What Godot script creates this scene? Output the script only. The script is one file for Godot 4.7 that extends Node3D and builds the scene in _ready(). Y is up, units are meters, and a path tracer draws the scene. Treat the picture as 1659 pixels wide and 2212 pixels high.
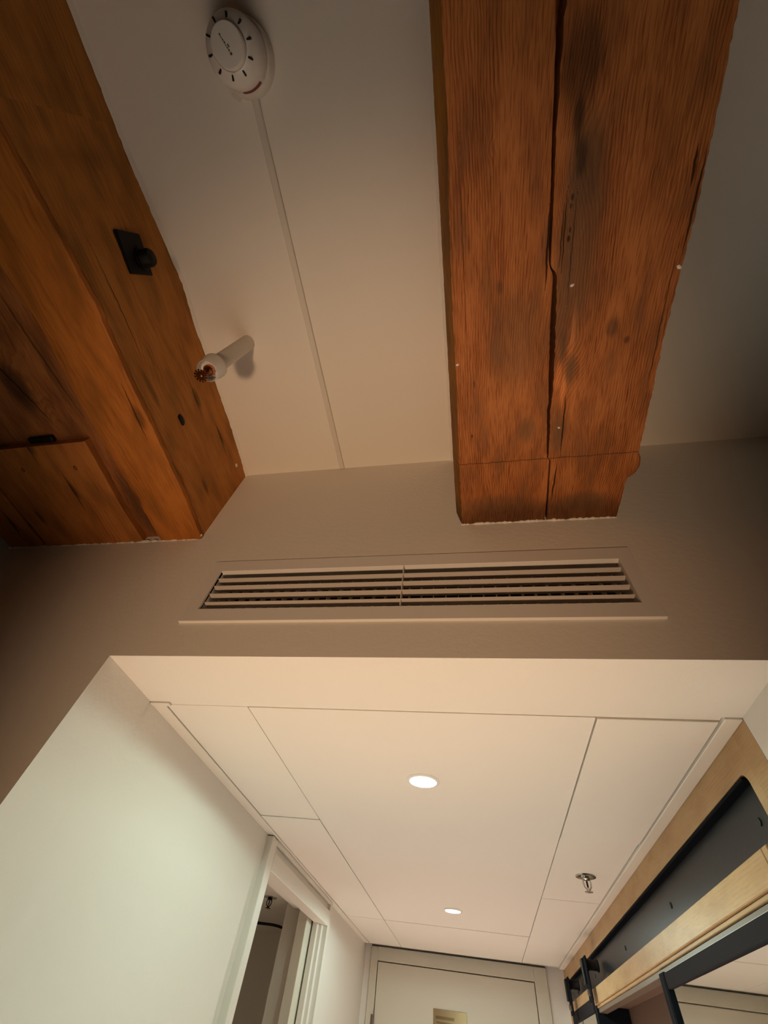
extends Node3D
# Hotel-room entrance seen from below: timber beams, plaster header with an air grille,
# and a lit corridor with a panel ceiling beyond. Shapes are laid out in metres round the
# eye (x right, y up from eye height, z towards the viewer); EYE lifts them above the floor.

const EYE := 1.75
const FL := -1.75          # floor, from the eye
const CEIL := 1.174        # room ceiling
const LOW := 0.450         # corridor ceiling
const ZW := -0.660         # front face of the header wall

const LAMPS := [Vector3(-0.1215, LOW, -1.209), Vector3(-0.110, LOW, -2.640)]

# how strong the lamps are: [nearer, farther]
const BEAM := [10.7, 20.8]
const SPILL := [0.42, 0.50]
const FILL_LIGHT := 1.47  # strength of the unseen fill light added under the beams
const FILL_COLOR := Color(1.0, 0.81, 0.63)   # sRGB: warm tint of the added fill light

var org := {}              # node -> its origin in eye coordinates
var taken := {}
var M := {}
var rng := RandomNumberGenerator.new()


# ---------------------------------------------------------------- mesh builder
class MB:
	var v := PackedVector3Array()
	var n := PackedVector3Array()
	var uv := PackedVector2Array()

	func tri(a: Vector3, b: Vector3, c: Vector3, na: Vector3, nb: Vector3, nc: Vector3, ua: Vector2, ub: Vector2, uc: Vector2) -> void:
		if (b - a).cross(c - a).dot(na + nb + nc) > 0.0:
			v.append_array([a, c, b]); n.append_array([na, nc, nb]); uv.append_array([ua, uc, ub])
		else:
			v.append_array([a, b, c]); n.append_array([na, nb, nc]); uv.append_array([ua, ub, uc])

	static func plan(p: Vector3, d: Vector3) -> Vector2:
		var a := d.abs()
		if a.x >= a.y and a.x >= a.z:
			return Vector2(p.y, p.z)
		return Vector2(p.x, p.z) if a.y >= a.z else Vector2(p.x, p.y)

	func flat(pts: Array, out: Vector3, off: Vector2) -> void:
		var m: Vector3 = (pts[1] - pts[0]).cross(pts[2] - pts[0]).normalized()
		if m.dot(out) < 0.0:
			m = -m
		for k in range(1, pts.size() - 1):
			tri(pts[0], pts[k], pts[k + 1], m, m, m, plan(pts[0], m) + off, plan(pts[k], m) + off, plan(pts[k + 1], m) + off)

	# chamfered box, given by its limits
	func box(x0: float, x1: float, y0: float, y1: float, z0: float, z1: float, bev := 0.0, t := Transform3D.IDENTITY, off := Vector2.ZERO) -> void:
		var lo := Vector3(minf(x0, x1), minf(y0, y1), minf(z0, z1))
		var hi := Vector3(maxf(x0, x1), maxf(y0, y1), maxf(z0, z1))
		var c := (lo + hi) / 2.0
		var h := (hi - lo) / 2.0
		var b := minf(bev, minf(h.x, minf(h.y, h.z)) * 0.9)
		for a in 3:
			var e := (a + 1) % 3
			var g := (a + 2) % 3
			for s in [-1.0, 1.0]:
				var p := []
				for q in [[-1, -1], [1, -1], [1, 1], [-1, 1]]:
					var w := Vector3.ZERO
					w[a] = s * h[a]; w[e] = q[0] * (h[e] - b); w[g] = q[1] * (h[g] - b)
					p.append(t * (c + w))
				var o := Vector3.ZERO
				o[a] = s
				flat(p, t.basis * o, off)
				if b > 0.0:
					for s2 in [-1.0, 1.0]:
						var p2 := []
						for q in [[0, -1], [0, 1], [1, 1], [1, -1]]:
							var w := Vector3.ZERO
							w[a] = s * (h[a] - (b if q[0] == 1 else 0.0)); w[e] = s2 * (h[e] - (0.0 if q[0] == 1 else b)); w[g] = q[1] * (h[g] - b)
							p2.append(t * (c + w))
						var o2 := Vector3.ZERO
						o2[a] = s; o2[e] = s2
						flat(p2, t.basis * o2, off)
		if b > 0.0:
			for sx in [-1.0, 1.0]:
				for sy in [-1.0, 1.0]:
					for sz in [-1.0, 1.0]:
						var k := Vector3(sx * h.x, sy * h.y, sz * h.z)
						flat([t * (c + k - Vector3(0, sy, sz) * b), t * (c + k - Vector3(sx, 0, sz) * b), t * (c + k - Vector3(sx, sy, 0) * b)], t.basis * Vector3(sx, sy, sz), off)

	# surface of revolution about t's y axis; profile of (radius, y); sharp corners stay sharp
	func lathe(prof: Array, t: Transform3D, seg := 40, a0 := 0.0, a1 := TAU) -> void:
		for k in prof.size() - 1:
			var p: Vector2 = prof[k]
			var q: Vector2 = prof[k + 1]
			if p.distance_to(q) < 1e-7:
				continue
			var np := edge_normal(prof, k, 0)
			var nq := edge_normal(prof, k, 1)
			for i in seg:
				var b0 := lerpf(a0, a1, float(i) / seg)
				var b1 := lerpf(a0, a1, float(i + 1) / seg)
				var d0 := Vector3(cos(b0), 0, sin(b0))
				var d1 := Vector3(cos(b1), 0, sin(b1))
				var up := Vector3.UP
				var pts := [d0 * p.x + up * p.y, d1 * p.x + up * p.y, d1 * q.x + up * q.y, d0 * q.x + up * q.y]
				var ns := [d0 * np.x + up * np.y, d1 * np.x + up * np.y, d1 * nq.x + up * nq.y, d0 * nq.x + up * nq.y]
				for j in 4:
					pts[j] = t * pts[j]; ns[j] = (t.basis * ns[j]).normalized()
				var us := [Vector2(b0, p.y), Vector2(b1, p.y), Vector2(b1, q.y), Vector2(b0, q.y)]
				if p.x > 1e-6:
					tri(pts[0], pts[1], pts[2], ns[0], ns[1], ns[2], us[0], us[1], us[2])
				if q.x > 1e-6:
					tri(pts[0], pts[2], pts[3], ns[0], ns[2], ns[3], us[0], us[2], us[3])
				elif p.x > 1e-6:
					pass
				else:
					continue

	static func seg_normal(prof: Array, k: int) -> Vector2:
		var d: Vector2 = (prof[k + 1] - prof[k]).normalized()
		return Vector2(-d.y, d.x)

	static func edge_normal(prof: Array, k: int, end: int) -> Vector2:
		var m := seg_normal(prof, k)
		var o := k - 1 if end == 0 else k + 1
		if o < 0 or o > prof.size() - 2:
			return m
		var r := seg_normal(prof, o)
		return (m + r).normalized() if m.dot(r) > 0.75 else m

	func tube(path: Array, r: float, seg := 10) -> void:
		var side := Vector3.ZERO
		var rings := []
		for k in path.size():
			var d: Vector3 = (path[mini(k + 1, path.size() - 1)] - path[maxi(k - 1, 0)]).normalized()
			if side == Vector3.ZERO:
				side = d.cross(Vector3.UP if absf(d.y) < 0.9 else Vector3.RIGHT).normalized()
			side = (side - d * side.dot(d)).normalized()
			var o := d.cross(side)
			var ring := []
			for i in seg + 1:
				var a := TAU * i / seg
				ring.append([path[k] + (side * cos(a) + o * sin(a)) * r, side * cos(a) + o * sin(a)])
			rings.append(ring)
		for k in path.size() - 1:
			for i in seg:
				var a = rings[k][i]; var b = rings[k][i + 1]; var c = rings[k + 1][i + 1]; var d = rings[k + 1][i]
				var z := Vector2.ZERO
				tri(a[0], b[0], c[0], a[1], b[1], c[1], z, z, z)
				tri(a[0], c[0], d[0], a[1], c[1], d[1], z, z, z)
		for e in [0, path.size() - 1]:
			var out: Vector3 = (path[0] - path[1]) if e == 0 else (path[e] - path[e - 1])
			for i in seg:
				flat([path[e], rings[e][i][0], rings[e][i + 1][0]], out, Vector2.ZERO)

	# grid of points rows[i][j] with smooth normals that look towards `out`
	func grid(rows: Array, uvs: Array, out: Vector3) -> void:
		var nr := rows.size()
		var nc: int = rows[0].size()
		var ns := []
		for i in nr:
			var line := PackedVector3Array()
			for j in nc:
				var du: Vector3 = rows[i][mini(j + 1, nc - 1)] - rows[i][maxi(j - 1, 0)]
				var dv: Vector3 = rows[mini(i + 1, nr - 1)][j] - rows[maxi(i - 1, 0)][j]
				var m := du.cross(dv).normalized()
				line.append(m if m.dot(out) >= 0.0 else -m)
			ns.append(line)
		for i in nr - 1:
			for j in nc - 1:
				tri(rows[i][j], rows[i][j + 1], rows[i + 1][j + 1], ns[i][j], ns[i][j + 1], ns[i + 1][j + 1], uvs[i][j], uvs[i][j + 1], uvs[i + 1][j + 1])
				tri(rows[i][j], rows[i + 1][j + 1], rows[i + 1][j], ns[i][j], ns[i + 1][j + 1], ns[i + 1][j], uvs[i][j], uvs[i + 1][j + 1], uvs[i + 1][j])

	func mesh(shift: Vector3) -> ArrayMesh:
		var a := []
		a.resize(Mesh.ARRAY_MAX)
		var w := PackedVector3Array()
		w.resize(v.size())
		for k in v.size():
			w[k] = v[k] - shift
		a[Mesh.ARRAY_VERTEX] = w
		a[Mesh.ARRAY_NORMAL] = n
		a[Mesh.ARRAY_TEX_UV] = uv
		var st := SurfaceTool.new()
		st.create_from_arrays(a)
		st.index()
		return st.commit()


# ---------------------------------------------------------------- scene helpers
func numbered(called: String) -> String:
	var k: int = taken.get(called, 0)
	taken[called] = k + 1
	return called if k == 0 else "%s_%03d" % [called, k]


func tag(o: Node, label := "", category := "", group := "", kind := "") -> void:
	if label: o.set_meta("label", label)
	if category: o.set_meta("category", category)
	if group: o.set_meta("group", group)
	if kind: o.set_meta("kind", kind)


func thing(called: String, at: Vector3, label: String, category: String, group := "") -> Node3D:
	var o := Node3D.new()
	o.name = numbered(called)
	add_child(o, true)
	o.position = at + Vector3(0, EYE, 0)
	org[o] = at
	tag(o, label, category, group)
	return o


func obj(called: String, b: MB, m: Material, parent: Node3D = self) -> MeshInstance3D:
	var o := MeshInstance3D.new()
	if parent == self:
		o.name = numbered(called)
		var lo := Vector3.INF
		var hi := -Vector3.INF
		for p in b.v:
			lo = lo.min(p); hi = hi.max(p)
		var at := Vector3((lo.x + hi.x) / 2.0, lo.y, (lo.z + hi.z) / 2.0)
		o.mesh = b.mesh(at)
		o.position = at + Vector3(0, EYE, 0)
		org[o] = at
	else:
		o.name = called
		o.mesh = b.mesh(org[parent])
		org[o] = org[parent]
	o.material_override = m
	parent.add_child(o, true)
	return o


func part_box(called: String, parent: Node3D, m: Material, l: Array, bev := 0.001, off := Vector2.ZERO) -> MeshInstance3D:
	var b := MB.new()
	b.box(l[0], l[1], l[2], l[3], l[4], l[5], bev, Transform3D.IDENTITY, off)
	return obj(called, b, m, parent)


func struct(called: String, b: MB, m: Material) -> MeshInstance3D:
	var o := obj(called, b, m)
	o.set_meta("kind", "structure")
	return o


func copy(o: Node3D, called: String, at: Vector3, label: String, turn := 0.0) -> Node3D:
	var c: Node3D = o.duplicate()
	c.name = numbered(called)
	add_child(c, true)
	c.position = at + Vector3(0, EYE, 0)
	c.rotation.y = turn
	org[c] = at
	c.set_meta("label", label)
	return c


# ---------------------------------------------------------------- materials
func noise(seed_: int, f: float, oct := 3) -> FastNoiseLite:
	var k := FastNoiseLite.new()
	k.seed = seed_
	k.frequency = f
	k.fractal_octaves = oct
	return k


func noise_tex(seed_: int, f: float, size := 256) -> NoiseTexture2D:
	var t := NoiseTexture2D.new()
	t.width = size; t.height = size
	t.seamless = true
	t.noise = noise(seed_, f, 4)
	return t


func paint(c: Color, rough := 0.75, relief := 0.02, scale := 5.0, seed_ := 3) -> StandardMaterial3D:
	var m := StandardMaterial3D.new()
	m.albedo_color = c
	m.roughness = rough
	if relief > 0.0:
		m.heightmap_enabled = true
		m.heightmap_texture = noise_tex(seed_, 0.05)
		m.heightmap_scale = relief
		m.uv1_triplanar = true
		m.uv1_scale = Vector3.ONE * scale
	return m


func plain(c: Color, rough := 0.5, metal := 0.0) -> StandardMaterial3D:
	var m := StandardMaterial3D.new()
	m.albedo_color = c
	m.roughness = rough
	m.metallic = metal
	return m


# One piece of timber, w x h pixels for wide x long metres from corner (x0, z0).
# spots: [x, z, rx, rz, darkness, greyness]; swirls: [x, z, rx, rz, strength in rings]; lines: [xa, za, xb, zb, width, darkness]
func timber_tex(w: int, h: int, x0: float, z0: float, wide: float, long: float, sd: int, pitch: float, early: Color, late: Color, grey: Color, wavy: float, contrast: float, spots := [], swirls := [], lines := [], kerf := -99.0) -> Array:
	var slow := noise(sd, 1.0, 2)
	var mid := noise(sd + 1, 1.0, 2)
	var fine := noise(sd + 2, 1.0, 2)
	var tone := noise(sd + 3, 1.0, 3)
	var pix := PackedByteArray()
	pix.resize(w * h * 3)
	var hgt := PackedByteArray()
	hgt.resize(w * h)
	var k := 0
	for j in h:
		var z := z0 + long * (j + 0.5) / h
		var shift := 0.0 if z > kerf else 2.7
		for i in w:
			var x := x0 + wide * (i + 0.5) / w
			var ph := (x + wavy * 0.012 * slow.get_noise_2d(x * 7.0, z * 1.6) + wavy * 0.0022 * mid.get_noise_2d(x * 30.0, z * 13.0)) / pitch + shift
			for s in swirls:
				var dx: float = (x - s[0]) / s[2]
				var dz: float = (z - s[1]) / s[3]
				var q := dx * dx + dz * dz
				if q < 9.0:
					ph += s[4] * exp(-q)
			var saw := ph - floorf(ph)
			var ring := saw * saw * clampf((1.0 - saw) * 6.0, 0.0, 1.0)
			var local := clampf(0.55 + 0.9 * tone.get_noise_2d(x * 9.0 + 70.0, z * 3.0), 0.15, 1.0)
			ring *= local
			var st := 0.5 + 0.5 * fine.get_noise_2d(x * 900.0, z * 22.0)
			var patch := 0.5 + 0.5 * tone.get_noise_2d(x * 16.0, z * 5.0)
			var amt := contrast * ring * clampf(0.35 + 0.9 * (0.5 + 0.5 * mid.get_noise_2d(x * 60.0 + 40.0, z * 6.0)), 0.0, 1.2)
			var dash := clampf((fine.get_noise_2d(x * 420.0 + 9.0, z * 15.0) - 0.18) * 3.0, 0.0, 1.0)
			amt = clampf(0.12 + amt + (st - 0.5) * 0.45 * contrast + (patch - 0.5) * 0.75 + dash * 0.4 * contrast, 0.0, 1.0)
			var c := early.lerp(late, amt)
			var depth := 0.75 - 0.35 * ring * contrast - 0.25 * (st - 0.5)
			c = c.lerp(grey, clampf((patch - 0.52) * 1.1, 0.0, 0.5))
			for s in spots:
				var dx: float = (x - s[0]) / s[2]
				var dz: float = (z - s[1]) / s[3]
				var q := dx * dx + dz * dz
				if q < 4.0:
					var g := exp(-q * q * 1.2) * (0.75 + 0.5 * (st - 0.5))
					c = c.lerp(grey, clampf(g * s[5], 0.0, 1.0))
					c = c * (1.0 - g * s[4])
					depth -= 0.35 * g * absf(s[4])
			for s in lines:
				if z >= minf(s[1], s[3]) and z <= maxf(s[1], s[3]):
					var f: float = (z - s[1]) / (s[3] - s[1])
					var xl: float = lerpf(s[0], s[2], f) + 0.0012 * mid.get_noise_2d(s[0] * 90.0, z * 40.0)
					var g := clampf(1.4 - absf(x - xl) / (s[4] * sin(PI * clampf(f, 0.05, 0.95))), 0.0, 1.0)
					c = c * (1.0 - g * s[5])
					depth -= 0.6 * g
			if absf(z - kerf - 0.0015 * mid.get_noise_2d(x * 50.0, 3.0)) < 0.0011:
				c = c * 0.72
				depth -= 0.4
			pix[k * 3] = int(clampf(c.r, 0.0, 1.0) * 255.0)
			pix[k * 3 + 1] = int(clampf(c.g, 0.0, 1.0) * 255.0)
			pix[k * 3 + 2] = int(clampf(c.b, 0.0, 1.0) * 255.0)
			hgt[k] = int(clampf(depth, 0.0, 1.0) * 255.0)
			k += 1
	return [ImageTexture.create_from_image(Image.create_from_data(w, h, false, Image.FORMAT_RGB8, pix)), ImageTexture.create_from_image(Image.create_from_data(w, h, false, Image.FORMAT_L8, hgt))]


func wood(tex: Array, x0: float, z0: float, wide: float, long: float, tint: Color, rough: float, relief: float) -> StandardMaterial3D:
	var m := StandardMaterial3D.new()
	m.albedo_texture = tex[0]
	m.albedo_color = tint
	m.roughness = rough
	m.metallic_specular = 0.25
	m.heightmap_enabled = relief > 0.0
	m.heightmap_texture = tex[1]
	m.heightmap_scale = relief
	m.uv1_scale = Vector3(1.0 / wide, 1.0 / long, 1)
	m.uv1_offset = Vector3(-x0 / wide, -z0 / long, 0)
	return m


func materials() -> void:
	M.plaster = paint(Color(0.90, 0.885, 0.855), 0.8, 0.03, 4.0, 3)
	M.ceiling_paint = paint(Color(0.90, 0.885, 0.855), 0.85, 0.03, 3.0, 5)
	M.panel = paint(Color(0.905, 0.89, 0.86), 0.7, 0.012, 4.0, 6)
	M.dark_void = plain(Color(0.05, 0.05, 0.06), 0.9)
	M.trim = plain(Color(0.90, 0.885, 0.85), 0.45)
	M.enamel = plain(Color(0.90, 0.895, 0.88), 0.5)
	M.blade = plain(Color(0.76, 0.735, 0.71), 0.5)  # greyer than the frame: shade of the undersides put into the colour
	M.plastic = plain(Color(0.86, 0.855, 0.84), 0.35)
	M.plastic_aged = plain(Color(0.84, 0.825, 0.79), 0.4)
	M.black = plain(Color(0.025, 0.025, 0.028), 0.6)
	M.iron = plain(Color(0.035, 0.035, 0.04), 0.55, 0.6)
	M.red = plain(Color(0.42, 0.06, 0.05), 0.5)
	M.brass = plain(Color(0.78, 0.50, 0.30), 0.25, 1.0)
	M.bulb_red = plain(Color(0.30, 0.03, 0.05), 0.1)
	M.chrome = plain(Color(0.80, 0.79, 0.77), 0.18, 1.0)
	M.steel = paint(Color(0.135, 0.145, 0.16), 0.42, 0.01, 6.0, 9)
	M.steel.metallic = 0.35
	M.steel_dark = plain(Color(0.10, 0.105, 0.125), 0.7)
	M.steel_dark.metallic_specular = 0.12
	M.alu = plain(Color(0.48, 0.42, 0.365), 0.45, 0.2)
	M.frame = plain(Color(0.20, 0.19, 0.20), 0.85)
	M.frame.metallic_specular = 0.08
	M.mirror = plain(Color(0.88, 0.89, 0.87), 0.02, 1.0)
	M.navy = plain(Color(0.10, 0.11, 0.14), 0.7)
	M.navy.metallic_specular = 0.2
	M.closet = paint(Color(0.42, 0.33, 0.27), 0.6, 0.0)
	M.door = paint(Color(0.83, 0.81, 0.75), 0.5, 0.004, 5.0, 12)
	M.bath = paint(Color(0.86, 0.84, 0.79), 0.6, 0.0)
	M.room_wall = paint(Color(0.48, 0.43, 0.38), 0.8, 0.0)
	M.room_floor = paint(Color(0.30, 0.20, 0.13), 0.7, 0.0)
	M.hall_floor = paint(Color(0.745, 0.655, 0.56), 0.6, 0.0)
	M.glow = StandardMaterial3D.new()
	M.glow.albedo_color = Color(0.9, 0.9, 0.88)
	M.glow.emission_enabled = true
	M.glow.emission = Color(1.0, 0.97, 0.86)
	M.glow.emission_energy_multiplier = 2.5
	M.fill_glow = M.glow.duplicate()  # glowing lens of the added fill light
	M.fill_glow.emission = Color(1.0, 0.75, 0.5)
	M.fill_glow.emission_energy_multiplier = 1.0
	# the big beam: its own board, with checks, stains and a saw kerf near the wall
	var spots := [
		[0.228, -0.09, 0.028, 0.16, 0.12, 0.75], [0.205, -0.10, 0.016, 0.20, 0.10, 0.55], [0.13, -0.22, 0.05, 0.09, 0.06, 0.45],
		[0.206, 0.075, 0.008, 0.022, 0.55, 0.2], [0.216, 0.03, 0.009, 0.026, 0.62, 0.2], [0.208, 0.045, 0.004, 0.014, 0.4, 0.1], [0.203, 0.13, 0.03, 0.05, 0.42, 0.1], [0.224, 0.02, 0.022, 0.06, 0.18, 0.5],
		[0.208, -0.017, 0.0022, 0.005, 0.7, 0.1], [0.207, -0.028, 0.0018, 0.004, 0.6, 0.1], [0.209, -0.060, 0.0018, 0.004, 0.6, 0.1], [0.208, -0.072, 0.0024, 0.005, 0.75, 0.1],
		[0.218, -0.245, 0.006, 0.03, 0.2, 0.8], [0.213, -0.300, 0.0075, 0.030, -0.40, -0.4], [0.2255, -0.328, 0.0055, 0.036, -0.36, -0.4], [0.232, -0.225, 0.006, 0.045, -0.30, -0.3], [0.236, -0.29, 0.010, 0.03, 0.2, 0.7],
		[0.224, -0.43, 0.013, 0.045, 0.08, 0.6], [0.246, -0.36, 0.008, 0.05, -0.12, -0.2], [0.046, -0.414, 0.002, 0.004, 0.55, 0.1], [0.052, -0.30, 0.0018, 0.009, 0.45, 0.1], [0.30, -0.22, 0.012, 0.018, 0.3, 0.3],
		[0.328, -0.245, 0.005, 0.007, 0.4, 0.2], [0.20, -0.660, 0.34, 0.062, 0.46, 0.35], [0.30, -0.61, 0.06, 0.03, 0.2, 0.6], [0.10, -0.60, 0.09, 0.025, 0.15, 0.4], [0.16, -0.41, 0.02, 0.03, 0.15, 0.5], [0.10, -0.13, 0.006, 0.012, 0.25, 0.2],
	]
	var swirls := [[0.232, -0.36, 0.050, 0.10, 6.0], [0.206, 0.03, 0.035, 0.07, 5.0], [0.33, -0.60, 0.06, 0.05, 3.0], [0.30, -0.25, 0.02, 0.03, -1.6], [0.08, 0.06, 0.010, 0.012, 1.5], [0.25, -0.25, 0.03, 0.05, -2.5]]
	var lines := [
		[0.2325, -0.335, 0.2355, -0.480, 0.0014, 0.7], [0.2315, -0.495, 0.2265, -0.605, 0.0016, 0.7], [0.1745, -0.02, 0.1775, -0.145, 0.0018, 0.7], [0.1995, 0.0, 0.2015, -0.125, 0.0010, 0.6], [0.1965, -0.02, 0.197, -0.12, 0.0009, 0.5],
		[0.214, 0.0, 0.2165, -0.19, 0.0008, 0.4], [0.3885, 0.02, 0.3885, -0.12, 0.0018, 0.6], [0.379, -0.10, 0.383, -0.36, 0.0010, 0.5], [0.036, 0.10, 0.040, -0.3, 0.0006, 0.3], [0.375, 0.02, 0.378, -0.03, 0.0022, 0.6],
	]
	var a := timber_tex(704, 1600, -0.02, -0.72, 0.44, 1.00, 21, 0.0048, Color(0.70, 0.447, 0.255), Color(0.43, 0.224, 0.10), Color(0.47, 0.36, 0.27), 1.0, 1.15, spots, swirls, lines, -0.484)
	M.beam = wood(a, -0.02, -0.72, 0.44, 1.00, Color(1, 1, 1), 0.62, 0.13)
	M.beam_edge = wood(a, -0.05, -0.72, 0.44, 1.00, Color(0.92, 0.98, 0.62), 0.6, 0.08)
	var pine := timber_tex(448, 1120, 0.0, 0.0, 0.4, 1.0, 57, 0.010, Color(0.68, 0.44, 0.27), Color(0.47, 0.27, 0.14), Color(0.47, 0.35, 0.25), 1.6, 0.55,
		[[0.06, 0.42, 0.012, 0.03, 0.35, 0.3], [0.10, 0.28, 0.006, 0.03, 0.4, 0.2], [0.30, 0.5, 0.01, 0.05, 0.3, 0.3], [0.33, 0.2, 0.008, 0.03, 0.35, 0.2], [0.2, 0.75, 0.02, 0.05, 0.2, 0.4]], [[0.30, 0.5, 0.05, 0.1, 3.0]], [[0.09, 0.2, 0.10, 0.34, 0.002, 0.5], [0.05, 0.36, 0.06, 0.5, 0.0018, 0.5], [0.32, 0.55, 0.325, 0.8, 0.0015, 0.5]])
	M.pine = wood(pine, 0.0, 0.0, 0.4, 1.0, Color(1.12, 1.17, 1.0), 0.65, 0.10)
	M.pine_light = wood(pine, 0.13, 0.35, 0.4, 1.0, Color(1.05, 1.02, 0.79), 0.6, 0.05)
	M.pine_board = wood(pine, 0.21, 0.1, 0.4, 1.0, Color(1.06, 1.06, 0.92), 0.65, 0.08)
	var knotty := timber_tex(448, 1024, -1.40, -0.68, 0.56, 1.28, 83, 0.011, Color(0.66, 0.43, 0.25), Color(0.42, 0.235, 0.12), Color(0.44, 0.31, 0.22), 2.2, 0.8,
		[[-1.000, -0.195, 0.030, 0.062, 0.45, 0.6], [-0.93, -0.33, 0.03, 0.05, 0.12, 0.3], [-0.87, -0.55, 0.03, 0.12, 0.30, 0.6], [-0.88, -0.20, 0.02, 0.12, 0.2, 0.2]], [[-1.000, -0.195, 0.055, 0.10, 7.0], [-0.94, -0.30, 0.03, 0.07, -3.0]], [[-1.04, -0.05, -0.96, -0.31, 0.003, 0.45], [-0.90, 0.05, -0.875, -0.3, 0.002, 0.4]])
	M.knotty = wood(knotty, -1.40, -0.68, 0.56, 1.28, Color(1.0, 1.0, 1.0), 0.65, 0.10)
	var oak := timber_tex(256, 768, 0.0, 0.0, 0.3, 0.9, 131, 0.006, Color(0.745, 0.635, 0.49), Color(0.635, 0.51, 0.375), Color(0.665, 0.555, 0.44), 0.35, 0.5)
	M.oak = wood(oak, 0.0, 0.0, 0.3, 0.9, Color(1, 0.98, 0.95), 0.45, 0.006)
	M.oak_light = wood(oak, 0.1, 0.2, 0.3, 0.9, Color(1.02, 0.99, 0.96), 0.4, 0.006)


# ---------------------------------------------------------------- ready
func _ready() -> void:
	rng.seed = 7
	var cam := Camera3D.new()
	cam.name = "camera"
	cam.transform = Transform3D(Basis(Vector3(0.98378379, 0.10606506, -0.14463629), Vector3(0.05399611, 0.59385595, 0.80275745), Vector3(0.17103764, -0.79754957, 0.57849876)), Vector3(0, EYE, 0))
	cam.fov = 102.8055
	cam.near = 0.02
	add_child(cam)
	cam.current = true
	var env := Environment.new()
	env.background_mode = Environment.BG_COLOR
	env.background_color = Color.BLACK
	env.tonemap_mode = Environment.TONE_MAPPER_LINEAR
	env.tonemap_exposure = 1.0
	env.sdfgi_enabled = true
	env.ssao_enabled = true
	env.ssil_enabled = true
	var we := WorldEnvironment.new()
	we.name = "world_environment"
	we.environment = env
	add_child(we)

	materials()
	shell()
	corridor_ceiling()
	right_beam()
	left_beam()
	air_grille()
	end_door()
	bathroom_door()
	wardrobe_wall()
	downlights()
	unseen_fill_light()
	smoke_detector()
	raceway()
	sprinklers()


func shell() -> void:
	var b := MB.new()
	# plaster wall with the corridor opening and the hole for the grille
	b.box(-2.3, -0.735, FL, CEIL, ZW, -0.84)
	b.box(0.503, 2.1, FL, CEIL, ZW, -0.84)
	b.box(-0.735, 0.503, 0.4475, 0.562, ZW, -0.84)
	b.box(-0.735, 0.503, 0.694, CEIL, ZW, -0.84)
	b.box(-0.735, -0.590, 0.562, 0.694, ZW, -0.84)
	b.box(0.341, 0.503, 0.562, 0.694, ZW, -0.84)
	struct("wall_front", b, M.plaster)
	b = MB.new(); b.box(-2.4, -2.3, FL, CEIL, -0.84, 2.7); struct("wall_left", b, M.room_wall)
	b = MB.new(); b.box(2.1, 2.2, FL, CEIL, -0.84, 2.7); struct("wall_right", b, M.room_wall)
	b = MB.new(); b.box(-2.4, 2.2, FL, CEIL, 2.7, 2.8); struct("wall_back", b, M.room_wall)
	b = MB.new(); b.box(-2.4, 2.2, FL - 0.1, FL, -0.75, 2.8); struct("floor", b, M.room_floor)
	b = MB.new(); b.box(-2.6, 1.4, FL - 0.1, FL, -4.2, -0.75); struct("floor", b, M.hall_floor)
	var c := MB.new(); c.box(-2.4, 2.2, CEIL, CEIL + 0.12, -0.84, 2.8)
	var ceil := struct("ceiling", c, M.ceiling_paint)
	# painted caulk where the timbers meet the plaster
	for s in [[-0.694, 1], [0.004, -1]]:
		var rows := []
		var uvs := []
		for i in 70:
			var z := lerpf(ZW, 0.6, i / 69.0)
			var w := 0.007 + 0.003 * rng.randf()
			var d := 0.006 + 0.003 * rng.randf()
			var x: float = s[0]
			if s[1] > 0:
				x = left_edge(z)
			rows.append([Vector3(x, CEIL - d, z), Vector3(x + s[1] * w * 0.5, CEIL - d * 0.55, z), Vector3(x + s[1] * w, CEIL, z)])
			uvs.append([Vector2.ZERO, Vector2.ZERO, Vector2.ZERO])
		var q := MB.new()
		q.grid(rows, uvs, Vector3(s[1], -1, 0))
		obj("caulk_bead", q, M.ceiling_paint, ceil)
	# corridor
	b = MB.new()
	b.box(-0.86, -0.740, FL, 0.56, -0.84, -1.80)
	b.box(-0.86, -0.740, FL, 0.56, -2.80, -4.0)
	b.box(-0.76, -0.740, FL, 0.44, -2.72, -2.80)
	b.box(-0.86, -0.740, 0.44, 0.56, -1.80, -2.80)
	struct("wall_corridor_left", b, M.plaster)
	b = MB.new()
	b.box(-0.86, 1.3, FL, 0.56, -3.90, -4.05)
	struct("wall_corridor_end", b, M.plaster)
	b = MB.new()
	b.box(1.1, 1.3, FL, 0.56, -0.84, -3.9)
	struct("wall_closet_right", b, M.plaster)


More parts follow.
